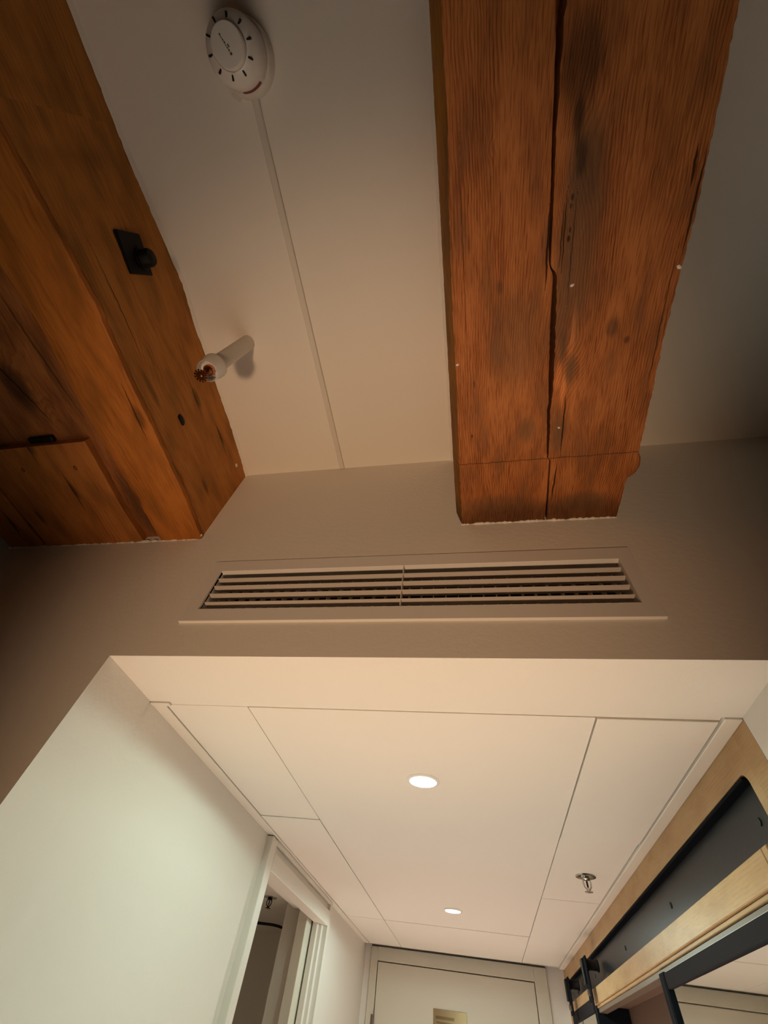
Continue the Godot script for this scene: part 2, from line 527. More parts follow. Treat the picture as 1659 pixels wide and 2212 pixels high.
func corridor_ceiling() -> void:
	var b := MB.new()
	b.box(-0.86, 1.3, 0.475, 0.56, -0.84, -4.0)
	var c := struct("ceiling", b, M.dark_void)
	var g := 0.0016
	var cols := [[-0.7045, -0.4935, [-0.8578, -1.566, -2.290, -3.030, -3.805]], [-0.4935, 0.2545, [-0.8578, -2.280, -3.030, -3.805]], [0.2545, 0.472, [-0.8578, -1.556, -2.262, -3.030, -3.805]]]
	for col in cols:
		var zs: Array = col[2]
		for k in zs.size() - 1:
			var lift: float = [0.0, 0.0008, -0.0006, 0.0004][(k + int(col[0] * 10)) % 4] if k >= 0 else 0.0
			if col[1] > 0.4 and k == 0:
				lift = -0.0025       # this one hangs a touch low
			var l := [col[0] + g, col[1] - g, LOW + lift, 0.475, zs[k] - g, zs[k + 1] + g]
			var hole := Vector3.INF
			for a in LAMPS:
				if a.x > l[0] and a.x < l[1] and a.z < l[4] and a.z > l[5]:
					hole = a
			if hole == Vector3.INF:
				part_box("ceiling_panel", c, M.panel, l, 0.0008)
			else:
				obj("ceiling_panel", holed_panel(l, hole, 0.0350), M.panel, c)
	part_box("edge_strip", c, M.trim, [-0.742, -0.7065, LOW - 0.001, 0.47, -0.862, -3.80], 0.001)
	part_box("edge_strip", c, M.trim, [-0.740, -0.690, LOW - 0.003, 0.47, -0.8465, -0.8615], 0.001)
	part_box("edge_strip", c, M.trim, [-0.688, 0.472, LOW + 0.0005, 0.47, -0.842, -0.857], 0.0005)
	part_box("edge_strip", c, M.trim, [0.4735, 0.503, LOW - 0.006, 0.47, -0.841, -3.83], 0.001)
	part_box("edge_strip", c, M.trim, [-0.742, 0.4735, LOW - 0.001, 0.47, -3.807, -3.815], 0.0005)


# a panel with a round hole cut through it
func holed_panel(l: Array, at: Vector3, r: float) -> MB:
	var b := MB.new()
	var angles := []
	for i in 48:
		angles.append(TAU * i / 48.0)
	var corners := [Vector2(l[0], l[4]), Vector2(l[1], l[4]), Vector2(l[1], l[5]), Vector2(l[0], l[5])]
	var c := Vector2(at.x, at.z)
	for p in corners:
		angles.append(fposmod((p - c).angle(), TAU))
	angles.sort()
	for i in angles.size():
		var pts := []
		for a in [angles[i], angles[(i + 1) % angles.size()]]:
			var d := Vector2.from_angle(a)
			var tx: float = ((l[1] if d.x > 0.0 else l[0]) - c.x) / d.x if absf(d.x) > 1e-7 else INF
			var tz: float = ((l[4] if d.y > 0.0 else l[5]) - c.y) / d.y if absf(d.y) > 1e-7 else INF
			pts.append([c + d * r, c + d * minf(tx, tz)])
		var f := func(q: Vector2, y: float) -> Vector3: return Vector3(q.x, y, q.y)
		b.flat([f.call(pts[0][0], l[2]), f.call(pts[0][1], l[2]), f.call(pts[1][1], l[2]), f.call(pts[1][0], l[2])], Vector3(0, -1, 0), Vector2.ZERO)
		var m: Vector2 = pts[0][0] + pts[1][0] - c * 2.0
		b.flat([f.call(pts[0][0], l[2]), f.call(pts[1][0], l[2]), f.call(pts[1][0], l[3]), f.call(pts[0][0], l[3])], Vector3(-m.x, 0, -m.y), Vector2.ZERO)
		m = pts[0][1] + pts[1][1] - c * 2.0
		b.flat([f.call(pts[0][1], l[2]), f.call(pts[1][1], l[2]), f.call(pts[1][1], l[3]), f.call(pts[0][1], l[3])], Vector3(m.x, 0, m.y), Vector2.ZERO)
	return b


# ---------------------------------------------------------------- timbers
func along(tab: Array, z: float) -> float:
	for k in tab.size() - 1:
		if z >= tab[k + 1][0]:
			return lerpf(tab[k + 1][1], tab[k][1], clampf((z - tab[k + 1][0]) / (tab[k][0] - tab[k + 1][0]), 0.0, 1.0))
	return tab[-1][1]


func zs_list(z0: float, z1: float, step: float, far: float) -> Array:
	var out := []
	var z := z0
	while z < z1:
		out.append(z)
		z += step
	while z < far:
		out.append(z)
		z += 0.06
	out.append(far)
	return out


func right_beam() -> void:
	var t := thing("timber_beam", Vector3(0.2, 0.836, 0.4), "heavy reddish timber beam with a long open crack running into the plaster above the grille", "beam", "old timber ceiling beams")
	var yb := 0.836
	var edge := noise(301, 1.0, 3)
	var bump := noise(302, 1.0, 3)
	var xl := [[2.0, 0.02], [0.22, 0.018], [0.10, 0.0205], [-0.04, 0.0165], [-0.13, 0.0155], [-0.32, 0.0165], [-0.43, 0.0155], [-0.50, 0.015], [-0.60, 0.0165], [-0.70, 0.015]]
	var xr := [[2.0, 0.388], [0.154, 0.386], [0.03, 0.390], [-0.07, 0.394], [-0.226, 0.391], [-0.434, 0.395], [-0.490, 0.397], [-0.512, 0.394], [-0.545, 0.386], [-0.57, 0.384], [-0.70, 0.381]]
	var cl := [[2.0, 0.16], [0.193, 0.163], [0.15, 0.167], [0.072, 0.170], [0.002, 0.174], [-0.057, 0.1765], [-0.098, 0.1795], [-0.108, 0.1815], [-0.120, 0.1875], [-0.127, 0.1885], [-0.217, 0.191], [-0.319, 0.1975], [-0.355, 0.2005], [-0.366, 0.1985], [-0.475, 0.2065], [-0.482, 0.2085], [-0.489, 0.2135], [-0.60, 0.2160], [-0.70, 0.2185]]
	var cw := [[2.0, 0.014], [0.193, 0.014], [0.15, 0.009], [0.072, 0.006], [0.002, 0.0055], [-0.057, 0.005], [-0.098, 0.003], [-0.108, 0.002], [-0.120, 0.006], [-0.17, 0.009], [-0.217, 0.0105], [-0.319, 0.009], [-0.355, 0.006], [-0.40, 0.0065], [-0.475, 0.0045], [-0.482, 0.0006], [-0.489, 0.003], [-0.60, 0.0045], [-0.70, 0.0045]]
	var zs := zs_list(-0.70, 0.30, 0.006, 1.6)
	var edge_rows := []
	var edge_uvs := []
	var strips := {"sl": [], "bl": [], "cl": [], "cf": [], "cr": [], "br": [], "sr": []}
	var uvs := {"sl": [], "bl": [], "cl": [], "cf": [], "cr": [], "br": [], "sr": []}
	for z in zs:
		var a := along(xl, z) + 0.0016 * edge.get_noise_2d(z * 60.0, 1.0)
		var r := along(xr, z) + 0.0020 * edge.get_noise_2d(z * 45.0, 9.0)
		var c0 := along(cl, z) + 0.0007 * edge.get_noise_2d(z * 90.0, 20.0)
		var w := along(cw, z) * (1.0 + 0.2 * edge.get_noise_2d(z * 50.0, 30.0))
		var step := 0.0 if z > -0.484 else 0.0012
		var f := func(x: float) -> Vector3:
			return Vector3(x, yb + step + 0.0022 * bump.get_noise_2d(x * 14.0, z * 5.0) + 0.0006 * bump.get_noise_2d(x * 120.0, z * 14.0), z)
		var row := []
		var ur := []
		# left side, from the ceiling to the worn lower edge
		for k in 7:
			var y := lerpf(CEIL + 0.02, yb + 0.055, k / 6.0)
			row.append(Vector3(0.0035 + 0.0012 * edge.get_noise_2d(z * 30.0, y * 9.0 + 50.0), y, z)); ur.append(Vector2(a - (y - yb), z))
		strips.sl.append(row); uvs.sl.append(ur)
		row = [row[-1]]; ur = [ur[-1]]
		row.append(Vector3(lerpf(0.0035, a, 0.6), yb + 0.020, z)); ur.append(Vector2(a - 0.02, z))
		row.append(f.call(a)); ur.append(Vector2(a, z))
		edge_rows.append(row); edge_uvs.append(ur)
		row = []; ur = []
		for k in 31:
			var x := lerpf(a, c0, k / 30.0)
			row.append(f.call(x)); ur.append(Vector2(x, z))
		strips.bl.append(row); uvs.bl.append(ur)
		var pl: Vector3 = row[-1]
		var pr: Vector3 = f.call(c0 + w)
		var deep := minf(0.05, w * 9.0)
		strips.cl.append([pl, pl + Vector3(0.001, deep, 0)]); uvs.cl.append([Vector2(pl.x, z), Vector2(pl.x + 0.03, z)])
		strips.cf.append([pl + Vector3(0.001, deep, 0), pr + Vector3(0.0005, deep, 0)]); uvs.cf.append([Vector2(pl.x, z), Vector2(pr.x, z)])
		strips.cr.append([pr + Vector3(0.0005, deep, 0), pr]); uvs.cr.append([Vector2(pr.x - 0.03, z), Vector2(pr.x, z)])
		row = []; ur = []
		for k in 31:
			var x := lerpf(c0 + w, r, k / 30.0)
			row.append(f.call(x)); ur.append(Vector2(x, z))
		strips.br.append(row); uvs.br.append(ur)
		var e: Vector3 = row[-1]
		row = [e]; ur = [Vector2(r, z)]
		for k in 7:
			var y := lerpf(yb + 0.012, CEIL + 0.02, k / 6.0)
			row.append(Vector3(r + 0.004 + 0.002 * edge.get_noise_2d(z * 30.0, y * 9.0 + 80.0), y, z)); ur.append(Vector2(r + (y - yb), z))
		strips.sr.append(row); uvs.sr.append(ur)
	var b := MB.new()
	var outs := {"sl": Vector3(-1, 0, 0), "bl": Vector3(0, -1, 0), "cl": Vector3(1, 0, 0), "cf": Vector3(0, -1, 0), "cr": Vector3(-1, 0, 0), "br": Vector3(0, -1, 0), "sr": Vector3(1, -0.2, 0)}
	for k in strips:
		b.grid(strips[k], uvs[k], outs[k])
	for end in [0, -1]:
		var pts := []
		for k in ["sl", "bl", "br", "sr"]:
			for p in strips[k][end]:
				pts.append(p)
		b.flat(pts, Vector3(0, 0, -1 if end == 0 else 1), Vector2.ZERO)
	obj("timber", b, M.beam, t)
	b = MB.new()
	b.grid(edge_rows, edge_uvs, Vector3(-1, -0.4, 0))
	obj("worn_edge", b, M.beam_edge, t)
	# torn splinter on the far edge by the wall
	var s := MB.new()
	var path := []
	var rows := []
	var us := []
	for i in 15:
		var f := i / 14.0
		var z := lerpf(-0.478, -0.556, f)
		var sw := pow(sin(PI * clampf(f * 1.05, 0.0, 1.0)), 0.7)
		var cx := 0.386 + 0.010 * sw + 0.0015 * edge.get_noise_2d(f * 9.0, 4.0)
		var row := []
		var ur := []
		for k in 9:
			var an := lerpf(-0.5 * PI - 0.9, 0.6 * PI, k / 8.0)
			var rr := 0.0105 * sw + 0.0015
			row.append(Vector3(cx + cos(an) * rr * 0.9, yb + 0.008 + sin(an) * rr, z)); ur.append(Vector2(cx + k * 0.004, z))
		rows.append(row); us.append(ur)
	s.grid(rows, us, Vector3(1, -1, 0))
	obj("splinter", s, M.beam, t)
	# small plaster chips and a nail head on the underside
	for p in [[0.2215, -0.142, 0.0036], [0.2260, -0.411, 0.0030], [0.0205, -0.256, 0.0032], [0.3885, -0.137, 0.0042]]:
		var q := MB.new()
		var tr := Transform3D(Basis(Vector3.UP, rng.randf() * 3.0) * Basis.from_scale(Vector3(0.8, 1, 1.3)), Vector3(p[0], yb, p[1]))
		q.lathe([Vector2(0, -0.0022), Vector2(p[2] * 0.55, -0.0020), Vector2(p[2] * 0.9, -0.0008), Vector2(p[2], 0.002)], tr, 5)
		obj("plaster_chip", q, M.plaster, t)
	ragged_paint(t, 0.014, 0.382, yb, 411)


# lumpy line of wall paint where a timber runs into the plaster
func ragged_paint(parent: Node3D, x0: float, x1: float, y: float, sd: int) -> void:
	var e := noise(sd, 1.0, 3)
	var rows := []
	var us := []
	var n := int((x1 - x0) / 0.004)
	for i in n + 1:
		var x := lerpf(x0, x1, float(i) / n)
		var d := 0.0024 + 0.0034 * e.get_noise_2d(x * 120.0, 2.0) + 0.003 * e.get_noise_2d(x * 23.0, 5.0)
		d = maxf(d, 0.0003)
		rows.append([Vector3(x, y + 0.003, ZW + d), Vector3(x, y - 0.0012 - d * 0.2, ZW + d * 0.8), Vector3(x, y - 0.0016 - d * 0.5, ZW - 0.001)])
		us.append([Vector2.ZERO, Vector2.ZERO, Vector2.ZERO])
	var b := MB.new()
	b.grid(rows, us, Vector3(0, -1, 1))
	obj("paint_edge", b, M.plaster, parent)


func left_edge(z: float) -> float:
	return along([[2.0, -0.693], [0.20, -0.695], [0.09, -0.688], [-0.06, -0.680], [-0.17, -0.690], [-0.325, -0.694], [-0.52, -0.703], [-0.66, -0.717], [-0.70, -0.720]], z)


# timber with worn long edges: limits in x as functions of z, bottom y, top y
func worn_timber(xa: Callable, xb: Callable, y0: float, y1: float, zlo: float, zhi: float, sd: int, wear: float, off := Vector2.ZERO, amp := 0.0018, step := 0.012) -> MB:
	var e := noise(sd, 1.0, 3)
	var zs := zs_list(zlo, minf(zhi, 0.32), step, zhi) if zhi > 0.32 else []
	if zs.is_empty():
		var n := maxi(4, int((zhi - zlo) / step))
		for i in n + 1:
			zs.append(lerpf(zlo, zhi, float(i) / n))
	var sl := []; var bt := []; var sr := []
	var ul := []; var ub := []; var uq := []
	for z in zs:
		var a: float = xa.call(z) + wear * e.get_noise_2d(z * 55.0, 1.0)
		var r: float = xb.call(z) + wear * e.get_noise_2d(z * 50.0, 7.0)
		var row := []
		var ur := []
		for k in 5:
			var y := lerpf(y1, y0 + 0.003, k / 4.0)
			row.append(Vector3(a + amp * e.get_noise_2d(z * 9.0, y * 12.0 + 40.0) * (1.0 if k < 4 else 0.2), y, z)); ur.append(Vector2(a - (y - y0), z) + off)
		sl.append(row); ul.append(ur)
		row = [row[-1]]; ur = [ur[-1]]
		for k in 13:
			var f := k / 12.0
			var x := lerpf(a + 0.003, r - 0.003, f)
			row.append(Vector3(x, y0 + amp * e.get_noise_2d(x * 16.0, z * 6.0), z)); ur.append(Vector2(x, z) + off)
		row.append(Vector3(r, y0 + 0.003, z)); ur.append(Vector2(r, z) + off)
		bt.append(row); ub.append(ur)
		row = [row[-1]]; ur = [ur[-1]]
		for k in 8:
			var y := lerpf(y0 + 0.003, y1, (k + 1) / 8.0)
			row.append(Vector3(r + amp * e.get_noise_2d(z * 9.0, y * 12.0 + 90.0), y, z)); ur.append(Vector2(r + (y - y0), z) + off)
		sr.append(row); uq.append(ur)
	var b := MB.new()
	b.grid(sl, ul, Vector3(-1, 0, 0)); b.grid(bt, ub, Vector3(0, -1, 0)); b.grid(sr, uq, Vector3(1, 0, 0))
	for end in [0, -1]:
		var pts := []
		for g in [sl, bt, sr]:
			for p in g[end]:
				pts.append(p)
		b.flat(pts, Vector3(0, 0, -1 if end == 0 else 1), off)
	return b


func left_beam() -> void:
	var t := thing("timber_beam", Vector3(-1.03, 0.827, 0.4), "built-up brown timber beam with a lighter strip and a nailed patch board, left of the hanging sprinkler", "beam", "old timber ceiling beams")
	var yb := 0.827
	var strip_l := func(z: float) -> float: return along([[2.0, -0.835], [0.03, -0.834], [-0.07, -0.826], [-0.26, -0.840], [-0.45, -0.842], [-0.70, -0.845]], z)
	var strip_r := func(z: float) -> float: return left_edge(z) + 0.0015
	# deep side timber, whose right face shows, with the pale strip under it
	var inner := func(z: float) -> float: return left_edge(z)
	var inner_l := func(_z: float) -> float: return -0.80
	obj("side_timber", worn_timber(inner_l, inner, yb + 0.016, CEIL + 0.02, -0.70, 1.6, 501, 0.002, Vector2(0.95, 0.75)), M.pine, t)
	obj("bottom_strip", worn_timber(strip_l, strip_r, yb, yb + 0.0155, -0.70, 1.6, 502, 0.0022, Vector2(0.90, 1.06), 0.0012), M.pine_light, t)
	var kl := func(_z: float) -> float: return -1.378
	var kr := func(z: float) -> float: return strip_l.call(z) + 0.012
	obj("knotty_timber", worn_timber(kl, kr, yb + 0.0225, CEIL + 0.02, -0.70, 1.6, 503, 0.002, Vector2.ZERO, 0.002), M.knotty, t)
	var pl := func(_z: float) -> float: return -1.2345
	var pr := func(z: float) -> float: return along([[-0.337, -0.890], [-0.52, -0.903], [-0.70, -0.903]], z)
	var patch := obj("patch_board", worn_timber(pl, pr, yb, yb + 0.0245, -0.70, -0.336, 504, 0.0015, Vector2(1.32, 0.85), 0.0010), M.pine_board, t)
	for p in [[-0.961, -0.405], [-1.118, -0.398]]:
		var q := MB.new()
		q.lathe([Vector2(0.0, 0.0006), Vector2(0.0028, 0.0002), Vector2(0.0036, -0.0012), Vector2(0.0044, 0.002)], Transform3D(Basis.IDENTITY.scaled(Vector3(1, 1, 1.7)), Vector3(p[0], yb, p[1])), 12)
		obj("nail_hole", q, M.iron, patch)
	var el := func(_z: float) -> float: return -1.374
	var er := func(_z: float) -> float: return -1.2475
	obj("patch_board", worn_timber(el, er, yb + 0.001, yb + 0.0245, -0.70, 1.6, 505, 0.002, Vector2(1.6, 0.95), 0.0012), M.pine_board, t)
	# gap beside the patch board, its shade put in as a black block
	part_box("notch_shade", t, M.black, [-1.055, -0.985, yb + 0.010, yb + 0.024, -0.334, -0.318], 0.002)
	# knot hole and plaster chips on the right face
	var k := MB.new()
	k.lathe([Vector2(0.0, 0.0018), Vector2(0.005, 0.0016), Vector2(0.0085, 0.0008), Vector2(0.0105, -0.002)], Transform3D(Basis(Vector3(0, 0, 1.6), Vector3(1, 0, 0), Vector3(0, 1, 0)), Vector3(left_edge(-0.350) + 0.0012, 0.945, -0.350)), 14)
	obj("knot", k, M.iron, t)
	for p in [[1.128, -0.592, 0.009], [0.835, -0.652, 0.006]]:
		var q := MB.new()
		q.lathe([Vector2(0, 0.0022), Vector2(p[2] * 0.6, 0.002), Vector2(p[2], -0.003)], Transform3D(Basis(Vector3(0, 0, 1), Vector3(1, 0, 0), Vector3(0, 1, 0)), Vector3(left_edge(p[1]) + 0.0005, p[0], p[1])), 6)
		obj("plaster_chip", q, M.plaster, t)
	ragged_paint(t, -1.375, -0.722, yb, 431)
	# iron plate with a bolt on the right face
	var x := left_edge(0.02)
	var p := thing("bolt_plate", Vector3(x, 0.98, 0.02), "black iron plate with a protruding round bolt on the left beam's side", "bracket")
	var tilt := Transform3D(Basis(Vector3.RIGHT, -0.16), Vector3(x, 1.024, 0.016))
	var b := MB.new()
	b.box(-0.004, 0.006, -0.039, 0.039, -0.042, 0.042, 0.002, tilt)
	obj("plate", b, M.iron, p)
	b = MB.new()
	var ax := Transform3D(Basis(Vector3(0, 1, 0), Vector3(1, 0, 0), Vector3(0, 0, 1)), Vector3(x, 1.040, 0.004))
	b.lathe([Vector2(0.019, 0.004), Vector2(0.019, 0.026), Vector2(0.016, 0.031), Vector2(0.0, 0.033)], ax, 20)
	obj("bolt", b, M.iron, p)
	b = MB.new()
	b.lathe([Vector2(0.024, 0.004), Vector2(0.024, 0.009), Vector2(0.018, 0.010)], ax, 20)
	obj("washer", b, M.iron, p)


# ---------------------------------------------------------------- fittings
func air_grille() -> void:
	var t := thing("air_grille", Vector3(-0.125, 0.533, ZW), "long white wall air grille with horizontal blades set in the plaster above the corridor", "vent")
	var b := MB.new()
	var o := [-0.619, 0.369, 0.531, 0.727]
	var i := [-0.5875, 0.3385, 0.5665, 0.6895]
	var lean := Transform3D(Basis(Vector3.RIGHT, -0.0255), Vector3(0, o[2], ZW))
	var ht: float = o[3] - o[2]
	b.box(o[0], o[1], 0.0, i[2] - o[2], -0.002, 0.007, 0.0008, lean)
	b.box(o[0], o[1], i[3] - o[2], ht, -0.002, 0.007, 0.0008, lean)
	b.box(o[0], i[0], i[2] - o[2] - 0.001, i[3] - o[2] + 0.001, -0.002, 0.007, 0.0, lean)
	b.box(i[1], o[1], i[2] - o[2] - 0.001, i[3] - o[2] + 0.001, -0.002, 0.007, 0.0, lean)
	# throat behind the face plate
	b.box(i[0] - 0.002, i[0], i[2] - 0.002, i[3] + 0.002, ZW - 0.075, ZW)
	b.box(i[1], i[1] + 0.002, i[2] - 0.002, i[3] + 0.002, ZW - 0.075, ZW)
	b.box(i[0], i[1], i[2] - 0.002, i[2], ZW - 0.075, ZW)
	b.box(i[0], i[1], i[3], i[3] + 0.002, ZW - 0.075, ZW)
	obj("frame", b, M.enamel, t)
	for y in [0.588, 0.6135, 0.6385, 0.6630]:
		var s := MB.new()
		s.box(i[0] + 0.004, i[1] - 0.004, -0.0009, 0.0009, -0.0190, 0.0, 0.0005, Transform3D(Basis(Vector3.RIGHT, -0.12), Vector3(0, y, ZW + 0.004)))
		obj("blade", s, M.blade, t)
	part_box("divider", t, M.enamel, [-0.1252, -0.1232, i[2], i[3], ZW - 0.018, ZW + 0.0035], 0.0004)
	for k in 34:
		var x := -0.573 + k * 0.02715
		part_box("fin", t, M.enamel, [x - 0.0008, x + 0.0008, i[2], i[3], ZW - 0.044, ZW - 0.024], 0.0)
	part_box("duct_back", t, M.dark_void, [i[0], i[1], i[2], i[3], ZW - 0.078, ZW - 0.074], 0.0)


func end_door() -> void:
	var z := -3.87
	var f := MB.new()
	f.box(-0.699, -0.653, FL, 0.447, z, z - 0.05, 0.002)
	f.box(0.323, 0.397, FL, 0.447, z, z - 0.05, 0.002)
	f.box(-0.653, 0.323, 0.384, 0.447, z, z - 0.05, 0.001)
	var d := MB.new()
	d.box(-0.6485, 0.3185, FL + 0.005, 0.3795, z - 0.003, z - 0.045, 0.002)
	var door := struct("door_1", d, M.door)
	obj("door_frame", f, M.door, door)
	var h := MB.new()
	h.lathe([Vector2(0, -0.05), Vector2(0.008, -0.05), Vector2(0.008, 0.05), Vector2(0, 0.05)], Transform3D(Basis.IDENTITY, Vector3(-0.653, 0.11, z + 0.006)), 12)
	h.box(-0.668, -0.653, 0.06, 0.16, z - 0.001, z + 0.002)
	obj("hinge", h, M.alu, door)
	# strip of wall between the frame and the oak
	f = MB.new()
	f.box(-0.86, -0.699, FL, 0.47, z - 0.015, -3.9)
	f.box(0.397, 0.55, FL, 0.47, z - 0.015, -3.9)
	struct("wall_corridor_end", f, M.plaster)
	# metal notice plate
	var t := thing("notice_plate", Vector3(-0.192, -0.03, z - 0.003), "small brushed metal notice plate fixed to the corridor end door", "sign")
	var m := StandardMaterial3D.new()
	m.metallic = 1.0
	m.roughness = 0.38
	m.anisotropy_enabled = true
	m.anisotropy = -0.75
	var im := Image.create(198, 250, false, Image.FORMAT_RGB8)
	im.fill(Color(0.58, 0.48, 0.36))
	for line in [[14, 26, 110, 12], [20, 48, 120, 6], [20, 62, 96, 6], [104, 82, 34, 8], [20, 84, 70, 5], [20, 100, 120, 5], [20, 116, 108, 5], [20, 132, 118, 5], [20, 156, 60, 5], [20, 172, 100, 5]]:
		im.fill_rect(Rect2i(line[0], line[1], line[2], line[3]), Color(0.46, 0.37, 0.27))
	m.albedo_texture = ImageTexture.create_from_image(im)
	m.uv1_scale = Vector3(1.0 / 0.198, -1.0 / 0.25, 1)
	m.uv1_offset = Vector3(0.291 / 0.198, 0.22 / 0.25, 0)
	part_box("plate", t, m, [-0.291, -0.093, -0.03, 0.22, z - 0.0035, z - 0.0005], 0.0005)


func bathroom_door() -> void:
	# dark bathroom beyond
	var b := MB.new()
	b.box(-2.6, -0.86, FL, 0.56, -0.86, -1.0)
	b.box(-2.6, -2.5, FL, 0.56, -0.86, -3.9)
	b.box(-2.6, -0.86, FL, 0.56, -3.72, -3.9)
	b.box(-0.935, -0.86, FL, 0.56, -2.70, -3.72)
	struct("wall_bathroom", b, M.bath)
	b = MB.new(); b.box(-2.6, -0.86, 0.43, 0.56, -0.86, -3.9)
	var bc := struct("ceiling", b, M.bath)
	var pth := []
	for i in 13:
		var a := lerpf(0.0, PI / 2, i / 12.0)
		pth.append(Vector3(-1.26 + 0.06 * sin(a), 0.424, -3.39 + 0.06 * cos(a) - 0.06))
	pth.insert(0, Vector3(-2.4, 0.424, -3.39))
	var q := MB.new()
	q.tube(pth, 0.007, 8)
	obj("curtain_track", q, M.black, bc)
	# casing round the opening
	var c := MB.new()
	c.box(-0.76, -0.715, FL, LOW - 0.004, -1.757, -1.810, 0.002)
	var d2 := struct("door_frame_2".replace("door_frame_2", "trim_1"), c, M.trim)
	var hd := MB.new()
	hd.box(-0.775, -0.715, 0.360, 0.412, -1.811, -2.716, 0.002)
	hd.box(-0.775, -0.729, 0.412, 0.436, -1.811, -2.716, 0.001)
	hd.box(-0.775, -0.7155, 0.436, LOW - 0.002, -1.811, -2.716, 0.001)
	obj("head_casing", hd, M.trim, d2)
	part_box("head_lining", d2, M.trim, [-0.872, -0.776, 0.394, 0.439, -1.80, -2.625], 0.0015)
	var j := MB.new()
	j.box(-0.777, -0.753, FL, 0.392, -2.665, -2.74, 0.0015)
	j.box(-0.755, -0.737, FL, 0.392, -2.690, -2.74, 0.0015)
	j.box(-0.739, -0.7155, FL, LOW - 0.004, -2.717, -2.752, 0.0015)
	obj("jamb_casing", j, M.trim, d2)
	part_box("jamb_lining", d2, M.trim, [-0.875, -0.762, FL, 0.393, -1.79, -1.8105], 0.001)
	var leaf := thing("sliding_door", Vector3(-0.82, FL + 0.01, -2.7), "white sliding door leaf partly drawn out of the wall at the dark doorway", "door")
	part_box("leaf", leaf, M.door, [-0.829, -0.784, FL + 0.01, 0.396, -2.585, -2.795], 0.002)


